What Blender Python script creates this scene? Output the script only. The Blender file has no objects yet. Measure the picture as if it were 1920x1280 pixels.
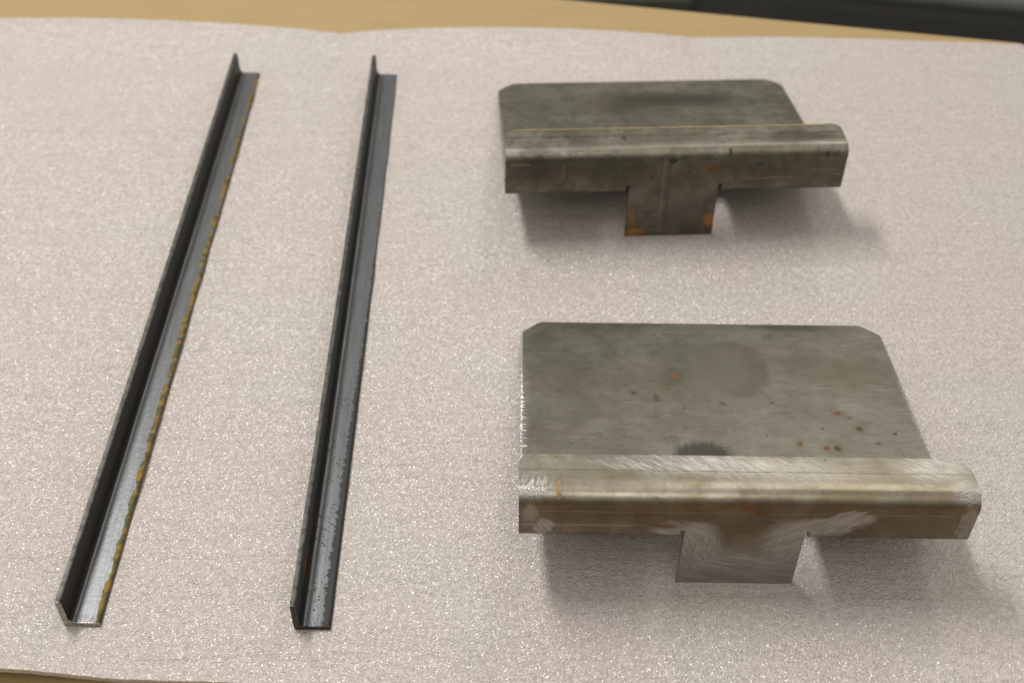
import bpy, bmesh, math, random
from mathutils import Vector, Matrix, noise
random.seed(7)
S = bpy.context.scene
COL = S.collection

# ------------------------------------------------------------------ camera
cam_d = bpy.data.cameras.new('camera'); cam = bpy.data.objects.new('camera', cam_d); COL.objects.link(cam)
cam.matrix_world = Matrix.Translation((0, 0, 0.4812)) @ Matrix.Rotation(math.pi/2 - 0.76837, 4, 'X') @ Matrix.Rotation(0.00461, 4, 'Z')
cam_d.sensor_width = 36; cam_d.lens = 43.595; cam_d.clip_start = 0.01; cam_d.clip_end = 50
cam_d.dof.use_dof = True; cam_d.dof.focus_distance = 0.575; cam_d.dof.aperture_fstop = 9
S.camera = cam

# ------------------------------------------------------------------ world and lamps
w = bpy.data.worlds.new('World'); S.world = w; w.use_nodes = True
nt = w.node_tree; bg = nt.nodes['Background']
tc = nt.nodes.new('ShaderNodeTexCoord'); sp = nt.nodes.new('ShaderNodeSeparateXYZ'); cr = nt.nodes.new('ShaderNodeValToRGB')
nt.links.new(tc.outputs['Generated'], sp.inputs[0]); nt.links.new(sp.outputs['Z'], cr.inputs[0]); nt.links.new(cr.outputs[0], bg.inputs[0])
e = cr.color_ramp.elements
e[0].position = 0.0; e[0].color = (.13, .115, .10, 1)
e[1].position = 1.0; e[1].color = (.44, .41, .36, 1)
m_ = e.new(.38); m_.color = (.25, .235, .20, 1)
m_ = e.new(.72); m_.color = (.42, .39, .34, 1)
bg.inputs[1].default_value = 1.3

def area(name, loc, target, sx, sy, power, col):
    d = bpy.data.lights.new(name, 'AREA'); d.shape = 'RECTANGLE'; d.size = sx; d.size_y = sy; d.energy = power; d.color = col
    o = bpy.data.objects.new(name, d); COL.objects.link(o); o.location = loc
    z = (Vector(loc) - Vector(target)).normalized(); y = Vector((0, 1, 0)); x = y.cross(z).normalized(); y = z.cross(x)
    o.matrix_world = Matrix.Translation(loc) @ Matrix((x, y, z)).transposed().to_4x4()
    return o
area('ceiling_tube_light', (-0.70, 1.03, 1.80), (0, .5, 0), .26, .95, 27, (1, .95, .885))
area('far_fill_light', (0.9, 2.4, 2.0), (0, .5, 0), .3, 1.2, 7, (1, .94, .86))  # unseen lamp added at the back right to give the steel reflections
area('near_fill_light', (0.25, -0.7, 2.0), (0, .5, 0), .3, 1.2, 4, (1, .93, .84))  # unseen lamp added on the camera side as fill

S.view_settings.view_transform = 'Standard'; S.view_settings.look = 'None'; S.view_settings.exposure = 0; S.view_settings.gamma = 1

# ------------------------------------------------------------------ helpers
class NT:
    """tiny node expression builder"""
    def __init__(s, name):
        s.m = bpy.data.materials.new(name); s.m.use_nodes = True; s.t = s.m.node_tree
        s.b = s.t.nodes['Principled BSDF']; s.out = s.t.nodes['Material Output']
        s.P = s.t.nodes.new('ShaderNodeTexCoord').outputs['Object']
    def put(s, sock, v):
        if isinstance(v, bpy.types.NodeSocket): s.t.links.new(v, sock)
        else:
            if sock.type == 'RGBA' and len(v) == 3: v = (*v, 1)
            sock.default_value = v
    def math(s, op, a, b=0.0, c=None, clamp=False):
        n = s.t.nodes.new('ShaderNodeMath'); n.operation = op; n.use_clamp = clamp
        s.put(n.inputs[0], a); s.put(n.inputs[1], b)
        if c is not None: s.put(n.inputs[2], c)
        return n.outputs[0]
    def vec(s, op, a, b=(0, 0, 0)):
        n = s.t.nodes.new('ShaderNodeVectorMath'); n.operation = op
        s.put(n.inputs[0], a)
        if op == 'SCALE': s.put(n.inputs['Scale'], b)
        elif len(n.inputs) > 1 and op not in ('LENGTH', 'NORMALIZE'): s.put(n.inputs[1], b)
        return n.outputs['Value'] if op in ('LENGTH', 'DOT_PRODUCT') else n.outputs[0]
    def noise(s, P, scale, detail=2, rough=.5, dim=None, color=False):
        n = s.t.nodes.new('ShaderNodeTexNoise'); s.put(n.inputs['Vector'], P); n.inputs['Scale'].default_value = scale
        n.inputs['Detail'].default_value = detail; n.inputs['Roughness'].default_value = rough
        return n.outputs['Color' if color else 'Fac']
    def vor(s, P, scale, feature='F1', rnd=1):
        n = s.t.nodes.new('ShaderNodeTexVoronoi'); n.feature = feature; s.put(n.inputs['Vector'], P); n.inputs['Scale'].default_value = scale
        n.inputs['Randomness'].default_value = rnd
        return n
    def ramp(s, f, lo, hi, a=0.0, b=1.0):
        n = s.t.nodes.new('ShaderNodeMapRange'); n.interpolation_type = 'SMOOTHSTEP'; s.put(n.inputs[0], f)
        for i, v in enumerate((lo, hi, a, b)): s.put(n.inputs[i+1], v)
        return n.outputs[0]
    def mix(s, f, a, b):
        n = s.t.nodes.new('ShaderNodeMix'); n.data_type = 'RGBA'; s.put(n.inputs[0], f); s.put(n.inputs[6], a); s.put(n.inputs[7], b)
        return n.outputs[2]
    def lerp(s, f, a, b):
        n = s.t.nodes.new('ShaderNodeMix'); n.data_type = 'FLOAT'; s.put(n.inputs[0], f); s.put(n.inputs[2], a); s.put(n.inputs[3], b)
        return n.outputs[0]
    def map(s, P, rot=(0, 0, 0), scale=(1, 1, 1), loc=(0, 0, 0)):
        n = s.t.nodes.new('ShaderNodeMapping'); s.put(n.inputs[0], P); n.inputs['Rotation'].default_value = rot
        n.inputs['Scale'].default_value = scale; n.inputs['Location'].default_value = loc
        return n.outputs[0]
    def bump(s, h, strength, dist, normal=None):
        n = s.t.nodes.new('ShaderNodeBump'); s.put(n.inputs['Height'], h); n.inputs['Strength'].default_value = strength
        n.inputs['Distance'].default_value = dist
        if normal is not None: s.put(n.inputs['Normal'], normal)
        return n.outputs[0]
    def xyz(s, P):
        n = s.t.nodes.new('ShaderNodeSeparateXYZ'); s.put(n.inputs[0], P); return n.outputs
    def warp(s, P, scale, amt):
        return s.vec('ADD', P, s.vec('SCALE', s.vec('SUBTRACT', s.noise(P, scale, 3, .6, color=True), (.5, .5, .5)), amt))
    def blob(s, P, c, r, soft=.3):
        """1 inside the ellipsoid at c (mm) with radii r (mm), 0 outside"""
        q = s.vec('MULTIPLY', s.vec('SUBTRACT', P, tuple(k/1000 for k in c)), tuple(1000/k for k in r))
        return s.ramp(s.vec('LENGTH', q), 1-soft, 1+soft, 1.0, 0.0)
    def p(s, name, v): s.put(s.b.inputs[name], v)

def add(name, verts, faces, mat, parent=None, smooth=True, bevel=0.0, seg=2, ang=35):
    me = bpy.data.meshes.new(name); me.from_pydata(verts, [], faces)
    bm = bmesh.new(); bm.from_mesh(me); bmesh.ops.remove_doubles(bm, verts=bm.verts, dist=1e-6)
    bmesh.ops.recalc_face_normals(bm, faces=bm.faces); bm.to_mesh(me); bm.free()
    if smooth:
        me.shade_smooth(); me.set_sharp_from_angle(angle=math.radians(ang))
    me.materials.append(mat)
    o = bpy.data.objects.new(name, me); COL.objects.link(o); o.parent = parent
    if bevel:
        b = o.modifiers.new('edge', 'BEVEL'); b.width = bevel; b.segments = seg; b.limit_method = 'ANGLE'; b.angle_limit = math.radians(ang); b.harden_normals = True
    return o

def tag(o, label, cat=None, group=None, kind=None):
    if label: o['label'] = label
    if cat: o['category'] = cat
    if group: o['group'] = group
    if kind: o['kind'] = kind
    return o

# ------------------------------------------------------------------ materials of the setting
def foam_material():
    s = NT('white_packing_foam')
    P = s.P
    Pw = s.warp(P, 500, .0006)
    Ps = s.map(Pw, scale=(1, 1.15, 1))
    v = s.vor(Ps, 950); v2 = s.vor(Ps, 1900)
    h = s.math('ADD', v.outputs['Distance'], s.math('MULTIPLY', s.noise(P, 1800, 2, .6), 1.0))
    h = s.math('ADD', h, s.math('MULTIPLY', s.noise(P, 300, 2), .6))
    wav = s.noise(s.map(P, scale=(.14, 1, 1)), 60, 3, .6)
    n1 = s.bump(wav, .6, .006)
    n2 = s.bump(h, .9, .0010, n1)
    big = s.noise(P, 9, 2); fine = s.noise(s.warp(P, 300, .001), 420, 3, .65)
    c = s.mix(s.ramp(big, .35, .65), (.775, .725, .70), (.785, .71, .71))
    c = s.mix(s.ramp(fine, .38, .62), s.mix(.5, c, (.52, .475, .44)), c)
    # a few yellowish specks lying in the foam
    sp = s.vor(P, 16); spk = s.math('MULTIPLY', s.ramp(sp.outputs['Distance'], .018, .03, 1, 0), s.math('GREATER_THAN', s.xyz(sp.outputs['Color'])[0], .86))
    c = s.mix(s.math('MULTIPLY', spk, .6), c, (.5, .4, .1))
    s.p('Base Color', c); s.p('Roughness', .55); s.p('Normal', n2)
    # glossy cell walls: each small cell faces its own way
    geo = s.t.nodes.new('ShaderNodeNewGeometry')
    rnd = s.vec('SCALE', s.vec('SUBTRACT', v2.outputs['Color'], (.5, .5, .5)), 1.0)
    cn = s.vec('NORMALIZE', s.vec('ADD', geo.outputs['Normal'], rnd))
    s.p('Coat Weight', s.math('MULTIPLY', s.math('GREATER_THAN', s.xyz(v2.outputs['Color'])[2], .25), 1.0)); s.p('Coat Roughness', .25); s.p('Coat Normal', cn); s.p('Coat IOR', 1.6)
    return s.m

def board_material():
    s = NT('tan_board')
    n = s.noise(s.map(s.P, scale=(1, 6, 1)), 14, 4, .6)
    c = s.mix(s.ramp(n, .3, .7), (.39, .285, .135), (.415, .305, .148))
    s.p('Base Color', c); s.p('Roughness', .6); s.p('Normal', s.bump(s.noise(s.P, 700, 2), .2, .0004))
    return s.m

def plain(name, col, rough=.5, metal=0.0, var=.25, scale=20):
    s = NT(name); n = s.noise(s.P, scale, 4, .6)
    s.p('Base Color', s.mix(n, tuple(k*(1-var) for k in col), tuple(k*(1+var) for k in col))); s.p('Roughness', rough); s.p('Metallic', metal)
    return s.m

M_FOAM = foam_material(); M_BOARD = board_material()
M_EDGE = plain('worn_table_edge', (.50, .27, .10), .6)
M_FLOOR = plain('dark_floor', (.010, .009, .0075), .7, scale=3)
M_PIPE = plain('grey_painted_steel', (.13, .145, .14), .45)
M_PANEL = plain('grey_green_panel', (.07, .075, .058), .6, scale=6)

# ------------------------------------------------------------------ setting
def box(x0, x1, y0, y1, z0, z1):
    v = [(x, y, z) for x in (x0, x1) for y in (y0, y1) for z in (z0, z1)]
    return v, [(0, 1, 3, 2), (4, 6, 7, 5), (0, 4, 5, 1), (2, 3, 7, 6), (0, 2, 6, 4), (1, 5, 7, 3)]

# work table: a tan board with its far edge running slightly away from square; the corner is at the upper right
TZ = -0.0036
def prism(poly, z0, z1):
    n = len(poly); v = [(x, y, z0) for x, y in poly] + [(x, y, z1) for x, y in poly]
    f = [tuple(reversed(range(n))), tuple(range(n, 2*n))] + [(i, (i+1) % n, n+(i+1) % n, n+i) for i in range(n)]
    return v, f
slope = (.827-.8821)/(.3786-.0779)
def far(x): return .827+slope*(x-.3786)
corner = [(.3786, far(.3786)), (.3822, far(.3822)-.0012), (.3845, .8215)]
root = bpy.data.objects.new('work_table', None); COL.objects.link(root); root.location = (0, .55, TZ)
tag(root, 'tan board work table under the white foam sheet', 'table')
v, f = prism([(x, y-.55) for x, y in [(-.9, far(-.9))][::-1]+[(-.9, .05), (.40, .05)]+corner[::-1]], -.022, 0)
add('tabletop', v, f, M_BOARD, root, smooth=False, bevel=.0012)
v, f = prism([(x, y-.55) for x, y in [(-.88, far(-.88)-.02), (-.88, .07), (.385, .07), (.368, .806)]], -.10, -.0222)
add('table_apron', v, f, M_EDGE, root, smooth=False)

v, f = prism([(-5, -3), (5, -3), (5, 8), (-5, 8)], -.80, -.78)
tag(add('floor', v, f, M_FLOOR, smooth=False), 'dark floor below the table', kind='structure')

def tube(name, a, b, r, mat, parent=None, n=20):
    a, b = Vector(a), Vector(b); d = (b-a).normalized(); u = d.orthogonal().normalized(); w_ = d.cross(u)
    vs = []; fs = []
    for q in (a, b):
        vs += [tuple(q+(u*math.cos(t)+w_*math.sin(t))*r) for t in [2*math.pi*i/n for i in range(n)]]
    fs = [(i, (i+1) % n, n+(i+1) % n, n+i) for i in range(n)]+[tuple(range(n)), tuple(range(n, 2*n))]
    return add(name, vs, fs, mat, parent, bevel=.001)
tag(tube('steel_rail', (.50, 2.235, -.70), (1.9, 1.98, -.70), .02, M_PIPE), 'blurred grey steel rail low beyond the table corner', 'rail')
v, f = box(.02, .335, 2.10, 2.7, -.779, -.66)
tag(add('storage_case', v, f, M_PANEL, bevel=.01), 'blurred grey green case on the dark floor behind the table', 'case')

# foam sheet: thin sheet with a rippled far edge
FX0, FX1, FN = -.62, .3785, 170
FY0 = .2835
def interp(pts, x):
    if x <= pts[0][0]: return pts[0][1]
    for (a, b), (c, d) in zip(pts, pts[1:]):
        if x <= c:
            return b+(d-b)*(x-a)/(c-a)
    return pts[-1][1]
def scal(x):   # height profile of the far edge: rounded crests meeting in narrow troughs
    tr = [(-.75, 0), (-.47, 0), (-.129, 0), (.132, 0), (.42, 0)]
    for (a, _), (b, _) in zip(tr, tr[1:]):
        if a <= x <= b:
            t = (x-a)/(b-a); return (4*t*(1-t))**.8, (a, b)
    return 0, None
def far_y(x): return interp([(-.62, .842), (-.389, .8385), (-.129, .829), (.132, .8248), (.215, .8215), (.30, .8175), (.372, .8155)], x)
def near_y(x): return interp([(-.62, .293), (-.223, .2872), (-.0734, .2832), (.1, .2800), (.4, .2790)], x)
vs, fs = [], []; NX, NY = 220, 130
def foam_pt(i, j):
    x = FX0+(FX1-FX0)*i/NX; t = j/NY
    y = near_y(x)+(far_y(x)-near_y(x))*t
    s_, r = scal(x)
    amp = {(-.47): .0085, (-.129): .0075, (.132): .0035}.get(r[0] if r else None, .006)
    k = max(0, min(1, (y-.775)/(.06))); k = k*k*(3-2*k)
    z = amp*s_*k
    k2 = max(0, min(1, (.310-y)/.028))*max(0, min(1, (-.165-x)/.05)); z += .0065*k2*k2*(3-2*k2)
    # very slight waviness of a soft sheet
    z += .0013*(noise.noise(Vector((x*2.5, y*30, 0)))) * max(0, min(1, 1))-.0004
    if abs(x-FX1) < 1e-6: x -= .0012*(1+noise.noise(Vector((0, y*12, 3))))
    e_ = .0004*noise.noise(Vector((x*160, 0, 5)))
    if j == NY or j == 0: y += e_
    return Vector((x, y, z))
for lay in (0, 1):
    for i in range(NX+1):
        for j in range(NY+1):
            p = foam_pt(i, j); vs.append((p.x, p.y, p.z-(.003 if lay else 0)))
def vid(l, i, j): return l*(NX+1)*(NY+1)+i*(NY+1)+j
for i in range(NX):
    for j in range(NY):
        fs.append((vid(0, i, j), vid(0, i+1, j), vid(0, i+1, j+1), vid(0, i, j+1)))
        fs.append((vid(1, i, j), vid(1, i, j+1), vid(1, i+1, j+1), vid(1, i+1, j)))
for i in range(NX):
    for j in (0, NY): fs.append((vid(0, i, j), vid(0, i+1, j), vid(1, i+1, j), vid(1, i, j)))
for j in range(NY):
    for i in (0, NX): fs.append((vid(0, i, j), vid(0, i, j+1), vid(1, i, j+1), vid(1, i, j)))
foam = add('foam_sheet', vs, fs, M_FOAM, ang=60)
tag(foam, 'thin white sparkling packing foam sheet with a wavy far edge spread over the tan table', 'foam sheet')

# ------------------------------------------------------------------ angle bars
def bar_material(name, kind):
    s = NT(name); P = s.P; X, Y, Z = s.xyz(P)
    Pw = s.warp(P, 220, .0035); wX, wY, wZ = s.xyz(Pw)
    lon = s.noise(s.map(P, scale=(18, 1, 18)), 40, 4, .6)
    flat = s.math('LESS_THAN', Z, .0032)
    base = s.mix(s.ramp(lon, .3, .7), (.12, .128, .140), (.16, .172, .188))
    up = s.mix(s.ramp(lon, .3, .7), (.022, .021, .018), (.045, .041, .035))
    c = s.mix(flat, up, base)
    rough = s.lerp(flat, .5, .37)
    # scaly outer margin of the flat leg
    if kind == 'yellow':
        edge = s.ramp(s.math('ADD', wX, s.math('MULTIPLY', s.noise(s.map(P, scale=(.2, 1, 1)), 70, 2), .0062)), .0170, .0176)
        edge = s.math('MULTIPLY', edge, s.math('MULTIPLY', flat, s.math('GREATER_THAN', Z, .001)))
        edge = s.math('MULTIPLY', edge, s.ramp(s.math('ADD', s.noise(s.map(P, scale=(.3, 1, 1)), 48, 3, .7), s.ramp(Y, 0, .2, .12, 0)), .44, .50, .25, 1))
        oc = s.mix(s.ramp(s.noise(P, 260, 3, .6), .42, .60), (.085, .085, .025), (.27, .165, .028))
        c = s.mix(s.math('MULTIPLY', edge, .9), c, oc)
        rough = s.lerp(edge, rough, .65)
        rim = s.math('MULTIPLY', s.math('LESS_THAN', X, .0006), s.ramp(s.noise(P, 60, 3), .5, .62))
        c = s.mix(s.math('MULTIPLY', rim, .5), c, (.14, .13, .03))
    else:
        grow = s.ramp(Y, .0, .30, .0018, -.0024)   # the flaking widens towards the near end
        jag = s.math('ADD', s.math('MULTIPLY', s.noise(s.map(P, scale=(.35, 1, 1)), 620, 2, .7), .006), grow)
        edge = s.ramp(s.math('ADD', X, jag), .0172, .0175)
        pits = s.math('MULTIPLY', s.ramp(s.vor(s.warp(P, 400, .002), 420).outputs['Distance'], .20, .27, 1, 0), s.ramp(s.math('ADD', s.noise(P, 60, 2), s.ramp(Y, .0, .33, .17, -.20)), .56, .62))
        edge = s.math('MULTIPLY', s.math('MAXIMUM', edge, pits), flat)
        c = s.mix(s.math('MULTIPLY', edge, .85), c, (.028, .027, .026))
        rough = s.lerp(edge, rough, .6)
        for (yy, ln, zz) in ((.030, 7, 9.5), (.052, 3, 8), (.23, 4, 10)):
            c = s.mix(s.math('MULTIPLY', s.blob(Pw, (2.8, yy*1000, zz), (3, ln, 1.3), .5), .8), c, (.22, .09, .02))
    red = s.ramp(s.noise(s.map(P, scale=(3, 1, 3)), 30, 3, .7), .58, .72)
    c = s.mix(s.math('MULTIPLY', red, s.math('MULTIPLY', s.math('SUBTRACT', 1, flat), .6)), c, (.075, .035, .02))
    # bare top rim of the upright leg, and the sawn end
    rim = s.ramp(Z, .0176, .0179)
    c = s.mix(s.math('MULTIPLY', rim, s.ramp(s.noise(P, 240, 3, .6), .35, .6, .25, .8)), c, (.13, .14, .135))
    end = s.ramp(Y, .0002, .0004, 1, 0)
    c = s.mix(end, c, (.42, .40, .37) if kind == 'yellow' else (.06, .05, .045))
    scr = s.math('MULTIPLY', s.ramp(Y, .002, .006, 1, 0), s.ramp(s.noise(s.map(P, scale=(3, .6, 1)), 500, 2, .7), .5, .58))
    c = s.mix(s.math('MULTIPLY', scr, .6), c, (.02, .02, .02))
    s.p('Base Color', c); s.p('Roughness', rough); s.p('Metallic', .55); s.p('Specular IOR Level', .6)
    s.p('Normal', s.bump(s.math('ADD', s.noise(P, 350, 3, .6), s.math('MULTIPLY', lon, .5)), .25, .0004))
    return s.m

def arc(c, r, a0, a1, n): return [(c[0]+r*math.cos(math.radians(a0+(a1-a0)*i/n)), c[1]+r*math.sin(math.radians(a0+(a1-a0)*i/n))) for i in range(n+1)]
def make_bar(x, y, a, roll, mat, label):
    wl, hl, t, L = .0164, .0183, .0027, .4585
    root = bpy.data.objects.new('angle_iron', None); COL.objects.link(root); root.location = (x, y, -0.0006); root.rotation_euler = (0, 0, a)
    # section (x, z): heel at the origin; flat leg to the right, upright leg above
    ri = .0032; rt = .0013
    flatp = [(.0008, 0)]+[(wl, 0)]+arc((wl-rt, t-rt), rt, 0, 90, 4)
    inner = arc((t+ri, t+ri), ri, 270, 180, 7)
    upr = [(t-.0001, hl-.0012)]+arc((t-.0012, hl-.0010), .0010, 0, 90, 3)[0:]+[(0.0, hl)]
    heel = [(0, .0008)]
    fl = flatp+[(t+ri, t)]                      # from heel to toe and back to the fillet
    ny = 46
    def loft(name, line, caps):
        vs, fs = [], []
        n = len(line)
        for k in range(ny+1):
            yy = L*k/ny
            bow = .0004*math.sin(math.pi*k/ny)
            for q in line:
                j_ = .00008*noise.noise(Vector((q[0]*300, yy*60, q[1]*300)))
                vs.append((q[0]+bow+j_, yy, q[1]+j_*(q[1] > .0005)))
        for k in range(ny):
            for i in range(n-1): fs.append((k*n+i, k*n+i+1, (k+1)*n+i+1, (k+1)*n+i))
        for cap in caps:
            fs.append(tuple(cap)); fs.append(tuple(ny*n+i for i in reversed(cap)))
        return add(name, vs, fs, mat, root, ang=40)
    # flat leg: bottom, toe, top up to the fillet
    xs_ = t+ri+.0016; line = [(xs_, 0)]+flatp[1:]+[(xs_, t)]
    loft('flat_leg', line, [range(len(line))])
    # upright leg: fillet, inner face, rim, outer face, heel
    line = [(xs_, t), (t+ri+.0003, t)]+inner+upr+[(0, .0008), (.0008, 0), (xs_, 0)]
    loft('upright_leg', line, [range(len(line))])
    tag(root, label, 'angle iron', 'steel angle irons laid on the foam')
    return root
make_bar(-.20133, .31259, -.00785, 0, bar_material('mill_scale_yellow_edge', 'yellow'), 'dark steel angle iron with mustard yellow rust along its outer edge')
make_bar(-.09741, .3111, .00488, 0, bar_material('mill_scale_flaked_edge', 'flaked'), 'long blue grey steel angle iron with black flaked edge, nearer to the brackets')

# ------------------------------------------------------------------ bent steel brackets
def fillet_path(P, R, dens=.0006):
    """2-D polyline with rounded corners -> list of (pos, inward normal, tag)"""
    P = [Vector(p) for p in P]; out = []
    for i, p in enumerate(P):
        if i == 0 or i == len(P)-1:
            d = (P[1]-P[0]).normalized() if i == 0 else (P[-1]-P[-2]).normalized()
            out.append((p, Vector((d.y, -d.x)), 'end'))
        else:
            a = (P[i-1]-p).normalized(); b = (P[i+1]-p).normalized(); th = a.angle(b)
            r = R[i-1]; tl = r/math.tan(th/2); s0 = p+a*tl; s1 = p+b*tl
            d0 = -a; n0 = Vector((d0.y, -d0.x)); c = s0+n0*r
            d1 = b; n1 = Vector((d1.y, -d1.x)); N = 9
            turn = math.pi-th
            for k in range(N+1):
                t = k/N; ang = -turn*t
                n = Vector((n0.x*math.cos(ang)-n0.y*math.sin(ang), n0.x*math.sin(ang)+n0.y*math.cos(ang)))
                out.append((c-n*r, n, 's' if k == 0 else ('e' if k == N else 'm')))
    return out
def lerp_st(a, b, t): return (a[0].lerp(b[0], t), a[1].copy(), '')
def sheet(name, st, xs, x0f, x1f, keep, T, mat, parent, W, closed_ends=(True, True), open_gap=lambda x: False):
    """st: stations (pos, normal); xs: fractions*W; keep(xmid, k): cell kept; returns a solid bent sheet"""
    vs = []; nx = len(xs); ns = len(st)
    for lay in (0, 1):
        for k, (p, n, _) in enumerate(st):
            a, b = x0f(k), x1f(k)
            for x in xs:
                q = p+n*T*lay; X = a+(b-a)*x/W
                vs.append((X, q.x, q.y))
    def I(l, k, i): return l*nx*ns+k*nx+i
    K = {(k, i) for k in range(ns-1) for i in range(nx-1) if keep((xs[i]+xs[i+1])/2, k)}
    fs = []
    for (k, i) in K:
        fs.append((I(0, k, i), I(0, k, i+1), I(0, k+1, i+1), I(0, k+1, i))); fs.append((I(1, k, i), I(1, k+1, i), I(1, k+1, i+1), I(1, k, i+1)))
        if (k, i-1) not in K: fs.append((I(0, k, i), I(0, k+1, i), I(1, k+1, i), I(1, k, i)))
        if (k, i+1) not in K: fs.append((I(0, k, i+1), I(1, k, i+1), I(1, k+1, i+1), I(0, k+1, i+1)))
        if (k-1, i) not in K and (k > 0 or closed_ends[0]) and not open_gap((xs[i]+xs[i+1])/2): fs.append((I(0, k, i), I(1, k, i), I(1, k, i+1), I(0, k, i+1)))
        if (k+1, i) not in K and (k < ns-2 or closed_ends[1]): fs.append((I(0, k+1, i), I(0, k+1, i+1), I(1, k+1, i+1), I(1, k+1, i)))
    # drop unused verts
    used = sorted({v for f in fs for v in f}); mp = {v: j for j, v in enumerate(used)}
    return add(name, [vs[v] for v in used], [tuple(mp[v] for v in f) for f in fs], mat, parent, bevel=.00035, seg=2, ang=40)

def make_bracket(X, Y, A, tilt, D, h, F, wt, lt, to, cl, crr, lip_r, mat, label, chround=0.0):
    T = .003; W = .20; g = .0018; wa, fa = -.19774, .14013
    root = bpy.data.objects.new('steel_bracket', None); COL.objects.link(root)
    # local frame: x along the bend, y towards the far edge of the plate, z off the plate; tab tip touches the foam
    root.matrix_world = Matrix.Translation((X, Y, 0)) @ Matrix.Rotation(A, 4, 'Z') @ Matrix.Rotation(-tilt, 4, 'X') @ Matrix.Translation((0, 0, lt))
    wd = Vector((math.sin(wa), math.cos(wa))); fd = Vector((math.cos(fa), math.sin(fa)))
    B = wd*h; FF = B+fd*F; C0 = wd*(-T/math.cos(wa))
    path = fillet_path([(D, -T), C0, B, FF], [.005, .0062])
    iS0 = next(i for i, p in enumerate(path) if p[2] == 's'); iE0 = next(i for i, p in enumerate(path) if p[2] == 'e')
    iS1 = next(i for i, p in enumerate(path) if p[2] == 's' and i > iS0); iE1 = next(i for i, p in enumerate(path) if p[2] == 'e' and i > iE0)
    base_n = path[0][1]; web_n = path[iE0][1]; lip_n = path[-1][1]
    xs = sorted(set([0, to-g, to, to+wt, to+wt+g, W]+[W*i/26 for i in range(27)]))
    def full(k): return 0.0
    def fullW(k): return W
    # --- base plate
    y_start = path[iS0][0].x+.0015; holeY = .040
    ys = [y_start, holeY]+[holeY+(D-.016-holeY)*i/10 for i in range(1, 11)]
    m_ = 8; ys += [D-.0155+.0155*i/m_ for i in range(m_+1)]
    st = [(Vector((y, -T)), base_n, '') for y in ys]
    def ins(c, y):
        q = y-(D-c)
        if q <= 0: return 0.0
        t = q/c; return c*((1-chround)*t+chround*(1-math.sqrt(max(0, 1-t*t))))
    sheet('base_plate', st, xs, lambda k: ins(cl, ys[k]), lambda k: W-ins(crr, ys[k]),
          lambda x, k: not (k == 0 and to-g < x < to+wt+g), T, mat, root, W, (False, True))
    # --- front face with the bottom bend (left and right of the tab)
    s_top = .0027
    top0 = path[iS1][0]-wd*.0010
    st = [(Vector((y_start, -T)), base_n, '')]+path[iS0:iE0+1]+[(wd*s_top, web_n, '')]
    nweb = 6
    kw = len(st)-1
    st += [((wd*s_top).lerp(top0, i/nweb), web_n, '') for i in range(1, nweb+1)]
    sheet('front_face', st, xs, full, fullW, lambda x, k: not (k < kw and to-g < x < to+wt+g), T, mat, root, W, (False, False), lambda x: to < x < to+wt)
    # --- lip with the top bend
    st = [(top0, web_n, '')]+path[iS1:iE1+1]
    a = path[iE1][0]; L = (FF-a).length; rm = max(lip_r)
    vsx = [.0012]+[L-rm-.0005+0.0] if L-rm-.0005 > .0015 else [.0012]
    vsx += [L-rm+rm*math.sin(math.pi/2*i/9) for i in range(0, 10) if L-rm+rm*math.sin(math.pi/2*i/9) > .0016]
    n0 = len(st); st += [(a+fd*v_, lip_n, '') for v_ in vsx]
    def rin(r, k):
        if k < n0: return 0.0
        q = vsx[k-n0]-(L-r)
        return 0.0 if q <= 0 else r-math.sqrt(max(0, r*r-q*q))
    sheet('top_lip', st, xs, lambda k: rin(lip_r[0], k), lambda k: W-rin(lip_r[1], k), lambda x, k: True, T, mat, root, W, (False, True))
    # --- tab
    st = [(wd*(-lt), web_n, ''), (wd*(-lt+.0012), web_n, ''), (wd*(-lt*.5), web_n, ''), (wd*(-.001), web_n, ''), (wd*s_top, web_n, '')]
    c_ = .0008
    xt = [0, wt*.25, wt*.5, wt*.75, wt]
    sheet('tab', st, xt, lambda k: to+(c_ if k == 0 else 0), lambda k: to+wt-(2.2*c_ if k == 0 else 0), lambda x, k: True, T, mat, root, wt, (True, False))
    tag(root, label, 'bracket', 'bent sheet steel brackets')
    return root

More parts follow.
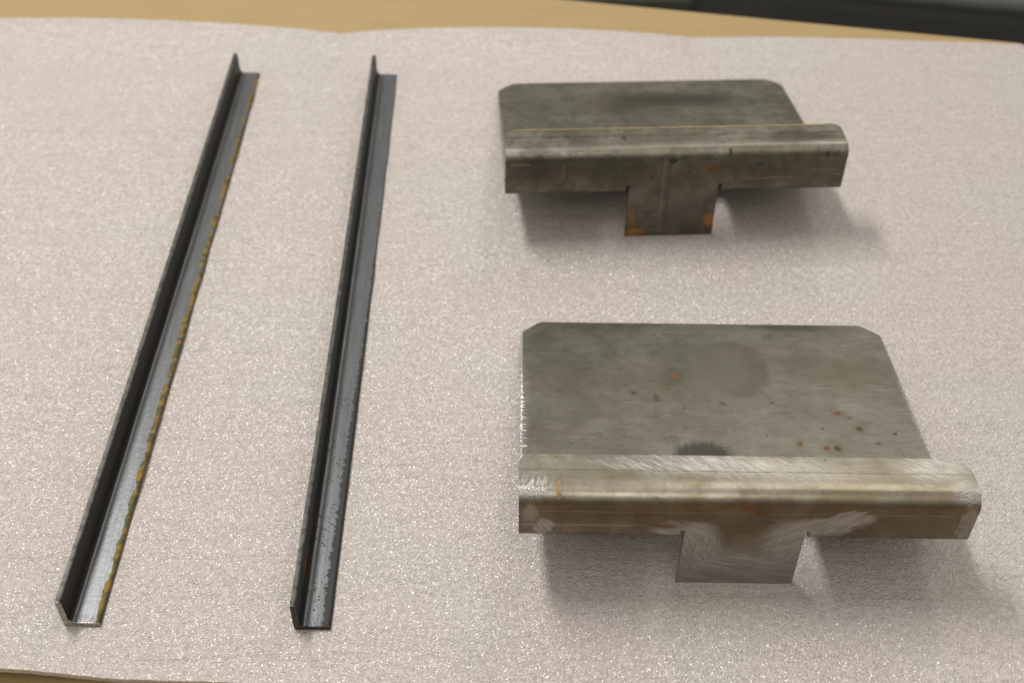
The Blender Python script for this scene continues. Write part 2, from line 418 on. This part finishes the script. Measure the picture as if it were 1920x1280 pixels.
RUST = (.135, .052, .014); DRUST = (.065, .030, .015)
def bracket_material(name, cfg):
    s = NT(name); P = s.P; X, Y, Z = s.xyz(P)
    Pw = s.warp(P, 180, .004); Pf = s.warp(s.warp(P, 330, .0030), 900, .0014)
    big = s.noise(s.warp(P, 20, .03), 28, 4, .55); mid = s.noise(s.map(P, scale=(1, 2, 1)), 90, 4, .65); fine = s.noise(P, 900, 2, .6)
    c = s.mix(s.ramp(big, .36, .64), cfg['a'], cfg['b'])
    c = s.mix(s.math('MULTIPLY', s.ramp(mid, .48, .72), .4), c, cfg['dark'])
    gr = s.noise(s.map(P, rot=(0, 0, .03), scale=(25, 700, 700)), 1, 4, .65)
    c = s.mix(s.math('MULTIPLY', s.ramp(gr, .45, .75), .22), c, cfg['dark'])
    fn = s.noise(s.warp(P, 90, .008), 240, 4, .7)
    c = s.mix(s.math('MULTIPLY', s.ramp(fn, .52, .68), .22), c, cfg['dark'])
    rough = s.math('ADD', cfg['rough'], s.math('MULTIPLY', s.math('SUBTRACT', big, .5), .25))
    metal = 1.0
    # the part bent up carries heavier brown staining; its front face is darker overall
    bent = s.ramp(Y, .030, .034, 1, 0)
    stain = s.ramp(s.noise(s.warp(P, 40, .012), 45, 4, .6), .40, .62)
    c = s.mix(s.math('MULTIPLY', bent, s.math('MULTIPLY', stain, cfg['stain'])), c, cfg['staincol'])
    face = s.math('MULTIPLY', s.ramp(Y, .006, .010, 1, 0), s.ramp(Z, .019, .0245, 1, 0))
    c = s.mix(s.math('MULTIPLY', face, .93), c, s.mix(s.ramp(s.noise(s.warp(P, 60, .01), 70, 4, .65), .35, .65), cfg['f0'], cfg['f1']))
    # highlight along the outside of the upper bend, painted into the colour
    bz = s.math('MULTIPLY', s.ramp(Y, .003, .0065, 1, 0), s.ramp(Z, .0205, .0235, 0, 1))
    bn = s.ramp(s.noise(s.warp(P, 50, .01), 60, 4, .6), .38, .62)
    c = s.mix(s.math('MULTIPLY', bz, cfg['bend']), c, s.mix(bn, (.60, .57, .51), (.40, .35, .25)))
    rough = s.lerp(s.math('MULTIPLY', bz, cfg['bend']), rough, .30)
    # tiny dark pits
    v = s.vor(Pf, 260); pit = s.math('MULTIPLY', s.ramp(v.outputs['Distance'], .08, .16, 1, 0), s.math('GREATER_THAN', s.xyz(v.outputs['Color'])[1], .62))
    c = s.mix(s.math('MULTIPLY', pit, .7), c, (.06, .055, .045))
    # ragged oxide patches with crisp outlines
    for (sc_, th, am) in ((55, .53, .20), (95, .57, .22), (150, .60, .25)):
        og = s.noise(s.warp(s.map(P, loc=(sc_, 0, 0)), 160, .006), sc_, 3, .55)
        c = s.mix(s.math('MULTIPLY', s.ramp(og, th, th+.022), s.math('MULTIPLY', s.math('ADD', .75, s.math('MULTIPLY', bent, .25)), am*cfg['oxide'])), c, cfg['dark'])
    # long fine scratches
    for (ry, ang_) in ((0, .35), (1.1, -.5), (0, 1.3)):
        sq = s.map(P, rot=(ry, 0, ang_), scale=(7, 420, 420)); sn = s.noise(sq, 1, 1, .4)
        hair = s.math('MULTIPLY', s.ramp(s.math('ABSOLUTE', s.math('SUBTRACT', sn, .5)), .002, .008, 1, 0), s.ramp(s.noise(s.map(P, loc=(ang_, 0, 0)), 38, 2), .56, .62))
        c = s.mix(s.math('MULTIPLY', hair, .35), c, cfg['g1'])
    # soft larger smudges
    for (cc, rr, soft, st, col) in cfg['smudge']:
        c = s.mix(s.math('MULTIPLY', s.blob(Pw, cc, rr, soft), st), c, col)
    # ground, brushed areas
    H = 0.0
    for (cc, rr, soft, rot, st) in cfg['ground']:
        q = s.map(P, rot=(0, 0, 0)); q = s.map(q, rot=rot, scale=(1, 1, 1))
        q = s.map(q, scale=(1700, 60, 1700) if cc[2] > 24 or cc[2] == -1 else (800, 800, 45)); stx = s.noise(q, 1, 3, .6)
        m = s.blob(s.vec('ADD', Pw, s.vec('SCALE', s.vec('SUBTRACT', s.noise(q, .6, 2, .6, color=True), (.5, .5, .5)), .006)), cc, rr, soft)
        m = s.math('MULTIPLY', m, st)
        web = not (cc[2] > 24 or cc[2] == -1)
        c = s.mix(m, c, s.mix(s.ramp(stx, .40, .66, *((.1, .6) if web else (0.0, 1.0))), cfg['g0'], cfg['g1']))
        if web: stx = s.math('MULTIPLY', stx, .35)
        rough = s.lerp(m, rough, .33 if web else s.ramp(stx, .3, .7, .24, .42))
        H = s.math('ADD', H, s.math('MULTIPLY', s.math('MULTIPLY', m, stx), 1.0))
    # straight press-brake marks
    for (axis, pos, wdt, x0, x1, zlo, zhi, col, st) in cfg['lines']:
        A_ = (X, Y, Z)[axis]
        m = s.ramp(s.math('ABSOLUTE', s.math('SUBTRACT', A_, pos/1000)), wdt/1000*.6, wdt/1000, 1, 0)
        m = s.math('MULTIPLY', m, s.math('MULTIPLY', s.math('GREATER_THAN', X, x0/1000), s.math('LESS_THAN', X, x1/1000)))
        m = s.math('MULTIPLY', m, s.math('MULTIPLY', s.math('GREATER_THAN', Z, zlo/1000), s.math('LESS_THAN', Z, zhi/1000)))
        m = s.math('MULTIPLY', m, s.ramp(s.noise(P, 130, 3, .7), .35, .55, .35, 1))
        if axis == 0: m = s.math('MULTIPLY', m, s.math('LESS_THAN', Y, .012))
        c = s.mix(s.math('MULTIPLY', m, st), c, col)
    comb = s.noise(s.map(P, scale=(60, 620, 60)), 1, 3, .6)
    wide = s.ramp(Y, .055, .14, .0032, .0003)
    dl = s.math('ADD', .0009, s.math('MULTIPLY', s.ramp(comb, .42, .66), wide))
    el = s.math('MULTIPLY', s.math('LESS_THAN', X, dl), s.math('LESS_THAN', Z, .004)); el = s.math('MULTIPLY', el, s.math('GREATER_THAN', Y, .02))
    el = s.math('MULTIPLY', el, cfg['edge'])
    er = s.math('MULTIPLY', s.math('GREATER_THAN', s.math('ADD', X, s.math('MULTIPLY', dl, .35)), .1999), s.math('GREATER_THAN', Y, .02)); er = s.math('MULTIPLY', er, cfg['edge'])
    c = s.mix(s.math('MAXIMUM', el, er), c, (.72, .71, .70)); rough = s.lerp(s.math('MAXIMUM', el, er), rough, .38)  # bare ground edges, with the glint of side light also put into the colour
    eh = s.math('MULTIPLY', s.math('SUBTRACT', s.math('MINIMUM', X, dl), dl), s.math('MULTIPLY', s.math('GREATER_THAN', Y, .02), .26*cfg['edge']))
    # rust
    rust = 0.0
    for (cc, r, col) in cfg['rust']:
        rr = r if isinstance(r, tuple) else (r, r, r)
        m = s.blob(Pf, cc, rr, .4)
        halo = s.blob(Pf, cc, tuple(k*2.1 for k in rr), .75)
        c = s.mix(s.math('MULTIPLY', halo, .28), c, (.14, .09, .05))
        m = s.math('MULTIPLY', m, .9)
        c = s.mix(m, c, s.mix(s.noise(P, 1200, 2), col, tuple(k*1.5 for k in col))); rust = s.math('MAXIMUM', rust, m)
    for (cc, rr, hatch) in cfg['black']:
        q = s.map(P, scale=(1500, 60, 60)); hz = s.noise(q, 1, 2, .5)
        m = s.blob(s.vec('ADD', Pf, s.vec('MULTIPLY', s.vec('SUBTRACT', s.noise(q, 1, 2, .6, color=True), (.5, .5, .5)), (0, .006*hatch, 0))), cc, rr, .25)
        c = s.mix(s.math('MULTIPLY', m, .85), c, (.035, .034, .028)); rust = s.math('MAXIMUM', rust, s.math('MULTIPLY', m, .6))
    scr = s.noise(s.map(P, rot=(0, 0, .5), scale=(8, 900, 300)), 1, 3, .6)
    s.p('Base Color', c)
    s.p('Metallic', s.math('SUBTRACT', .92, s.math('MULTIPLY', rust, .9)))
    s.p('Roughness', s.lerp(rust, rough, .75))
    hh = s.math('ADD', s.math('MULTIPLY', fine, .35), s.math('ADD', s.math('MULTIPLY', H, 1.1), s.math('MULTIPLY', scr, .25)))
    s.p('Normal', s.bump(hh, .35, .0003, s.bump(s.math('MULTIPLY', s.math('MULTIPLY', el, comb), 1.0), 1.0, .00018, s.bump(eh, 1.0, 1.0, s.bump(s.noise(P, 16, 2), .3, .0016)))))
    return s.m

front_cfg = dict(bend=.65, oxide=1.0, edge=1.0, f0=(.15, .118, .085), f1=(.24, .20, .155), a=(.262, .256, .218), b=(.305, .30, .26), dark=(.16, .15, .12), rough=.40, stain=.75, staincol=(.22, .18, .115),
    g0=(.30, .29, .27), g1=(.62, .60, .57),
    smudge=[((114, 132, 0), (18.5, 26.5, 5), .13, .62, (0.166, 0.157, 0.128)), ((104, 131, 0), (16, 25, 5), .35, .75, (.262, .256, .218)),
            ((150, 173, 0), (20, 4, 4), .6, .6, (0.102, 0.096, 0.077)), ((171, 128, 0), (20, 16, 5), .8, .4, (0.160, 0.141, 0.096)),
            ((50, 118, 0), (35, 14, 5), .8, .3, (0.192, 0.173, 0.128)), ((70, 104, 0), (1.5, 4, 3), .5, .6, (0.096, 0.090, 0.077)),
            ((112, -3, 12), (60, 9, 12), .6, .45, (0.128, 0.083, 0.048)), ((30, -3, 14), (26, 9, 6), .6, .45, (0.115, 0.077, 0.045)),
            ((175, -3, 12), (26, 9, 12), .6, .45, (0.128, 0.090, 0.054)),
            ((150, 5, 27), (46, 12, 5), .6, .55, (0.230, 0.198, 0.134)), ((28, 4, 27), (20, 8, 5), .6, .5, (0.256, 0.224, 0.166))],
    ground=[((82, 15, 28), (46, 5.5, 4), .5, (0, 0, -.95), .95), ((184, 14, 28), (17, 8, 4), .5, (0, 0, -1.1), .9),
            ((118, 9, 28), (34, 4, 4), .8, (0, 0, -.8), .55),
            ((6, 1, 25), (8, 7, 4.5), .4, (0, 0, .2), .95), ((196, 1, 25), (8, 7, 6), .4, (0, 0, 1.3), .95),
            ((98, 2, -29), (45, 16, 17), .35, (0, 1.35, 0), .95), ((80, 0, -12), (11, 9, 18), .4, (0, .2, 0), .8), ((121, 0, -6), (12, 9, 16), .35, (0, -.7, 0), .8), ((72, -1, 4), (13, 9, 5), .35, (0, 1.1, 0), .8),
            ((134, -2, 7), (13, 9, 6), .3, (0, -.9, 0), .75), ((146, -3, 12.5), (10, 9, 5), .25, (0, -.9, 0), .75), ((11, -1, 5), (4, 9, 5), .3, (0, .5, 0), .7), ((5, -3, 14), (3, 9, 6), .4, (0, .4, 0), .5), ((197, -2, 10), (3.5, 9, 14), .4, (0, 0, 0), .6),
            ((0, 95, -1), (4.2, 46, 4), .5, (0, 0, 1.5708), 1.0), ((200, 85, -1), (1.6, 45, 4), .5, (0, 0, 1.57), .9)],
    lines=[(1, 10.6, .35, 0, 200, 20, 40, (.13, .11, .08), .75), (2, 15.4, .25, 4, 190, 0, 25, (.40, .36, .31), .5), (2, 6.2, .28, 2, 66, 0, 25, (.6, .55, .48), .5),
           (1, 80, .25, 0, 140, -2, 2, (.22, .21, .18), .6), (1, 85, .25, 140, 199, -2, 2, (.22, .21, .18), .45)],
    rust=[((81, 124.6, 0), (2.2, 2.6, 3), RUST), ((77.3, 114.8, 0), 1.2, RUST), ((58.7, 108.2, 0), (1.7, 1.6, 2), DRUST), ((103.6, 99.3, 0), 1.1, DRUST),
          ((129.2, 100.8, 0), .9, DRUST), ((160.8, 92.2, 0), (1.8, 1.6, 2), RUST), ((165.9, 88.7, 0), .9, RUST), ((169.1, 79.9, 0), (1.8, 1.8, 2), DRUST),
          ((137.3, 67.2, 0), (1.2, 1.8, 2), RUST), ((149.7, 63.7, 0), 1.5, RUST), ((155.1, 63.3, 0), (1.9, 1.9, 2), DRUST), ((176, 68, 0), .8, DRUST),
          ((99.9, -4, 20.1), (3.2, 4, 2.2), RUST), ((105.3, -2.9, 15.5), (3, 4, 1.4), RUST), ((57.2, -2.9, 14.4), (2.6, 4, 1.0), RUST), ((17.5, 0, 25), (.8, 4.5, 4), (.30, .17, .05)),
          ((64, -1, 6), (6, 4, 1.2), (.13, .07, .03))],
    black=[((88.6, 55, 0), (14.5, 12.5, 2), 1), ((150.5, 79.5, 0), (1.1, .9, 2), 0), ((186, 76, 0), (1.3, 1, 2), 0), ((55, 115, 0), (.6, .5, 2), 0)])
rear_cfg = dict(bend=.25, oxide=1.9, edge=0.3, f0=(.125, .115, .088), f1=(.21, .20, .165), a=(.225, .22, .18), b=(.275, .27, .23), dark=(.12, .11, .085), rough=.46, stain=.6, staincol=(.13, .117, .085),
    g0=(.27, .26, .24), g1=(.42, .41, .38),
    smudge=[((119, 139, 0), (30, 10, 5), .7, .75, (0.077, 0.074, 0.058)), ((90, 133, 0), (34, 16, 5), .7, .5, (0.109, 0.096, 0.064)), ((145, 133, 0), (26, 10, 5), .8, .45, (0.096, 0.090, 0.070)),
            ((30, 150, 0), (26, 10, 5), .8, .3, (0.256, 0.256, 0.224)),
            ((172, 6, 29), (20, 8, 4), .35, .7, (0.077, 0.070, 0.058)), ((90, 1, 28), (76, 6, 5), .5, .4, (0.166, 0.163, 0.134)),
            ((18, -4, 15), (14, 9, 9), .7, .65, (0.064, 0.058, 0.042)), ((60, -4, 15), (26, 9, 9), .7, .55, (0.083, 0.077, 0.054)), ((160, -3, 14), (34, 9, 9), .7, .5, (0.083, 0.077, 0.058)),
            ((105, 1, -10), (26, 12, 24), .6, .35, (0.115, 0.109, 0.090))],
    ground=[((4, 1, 26.5), (5, 5, 2.5), .5, (0, 0, .2), .9), ((186, 0, 27), (12, 4, 1.6), .5, (0, 0, 1.3), .6), ((0, 172, -1), (1.6, 12, 4), .5, (0, 0, 1.57), 1.0),
            ((100, 1, 27.5), (80, 3, 2), .6, (0, 0, .1), .35)],
    lines=[(1, 11.6, .45, 0, 200, 20, 40, (.04, .036, .026), .95), (0, 96.5, .9, 0, 200, -40, 20, (.09, .085, .07), .55), (0, 93, .25, 0, 200, -24, 18, (.5, .48, .43), .4),
           (0, 34, .25, 0, 200, 8, 20, (.5, .48, .43), .35), (2, 19, .25, 3, 14, 0, 25, (.5, .48, .43), .6), (2, 6.5, .25, 130, 170, 0, 25, (.5, .48, .43), .5), (2, 11.5, .25, 176, 196, 0, 25, (.5, .48, .43), .4),
           (1, 20.4, 1.1, 5, 192, 26, 40, (.46, .36, .20), .85), (1, 18.6, .35, 5, 190, 26, 40, (.08, .07, .05), .6)],
    rust=[((121.9, -3, 13.5), (3.6, 4, 3.2), RUST), ((123.5, 4.7, -23.5), (3.0, 4, 5.0), (.30, .105, .022)), ((76.5, 5, -22), (2.0, 4, 8), (.20, .10, .03)), ((79, 6, -32), (6, 4, 3), (.26, .12, .03)),
          ((100, 6, -36), (30, 4, 1.2), (.16, .10, .04))],
    black=[((97.5, -3.9, 19.7), (2.2, 3, 1.9), 0), ((130.8, -5, 24.8), (1.1, 4, 2.8), 0), ((149.5, -3.2, 16.2), (1.3, 3, .9), 0), ((41, 9, 29), (1.6, 1.2, 3), 0), ((80, -3, 20), (.9, 3, .8), 0), ((70, 9, 29), (1.5, 2, 3), 0), ((188, -3, 22), (1.4, 3, 1.6), 0), ((86, -3, 8), (.8, 3, .8), 0)])
make_bracket(.00318, .33113, -.01093, .18909, .17589, .02596, .02559, .05367, .03692, .07366, .0113, .0104, (.006, .011),
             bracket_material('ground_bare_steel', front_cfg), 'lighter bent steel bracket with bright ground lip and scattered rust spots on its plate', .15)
make_bracket(-.00402, .58035, .04122, .19254, .1726, .02729, .02647, .05315, .03664, .0732, .0135, .0111, (.007, .0055),
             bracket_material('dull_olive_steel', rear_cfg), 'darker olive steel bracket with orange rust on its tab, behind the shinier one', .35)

S.render.engine = 'CYCLES'
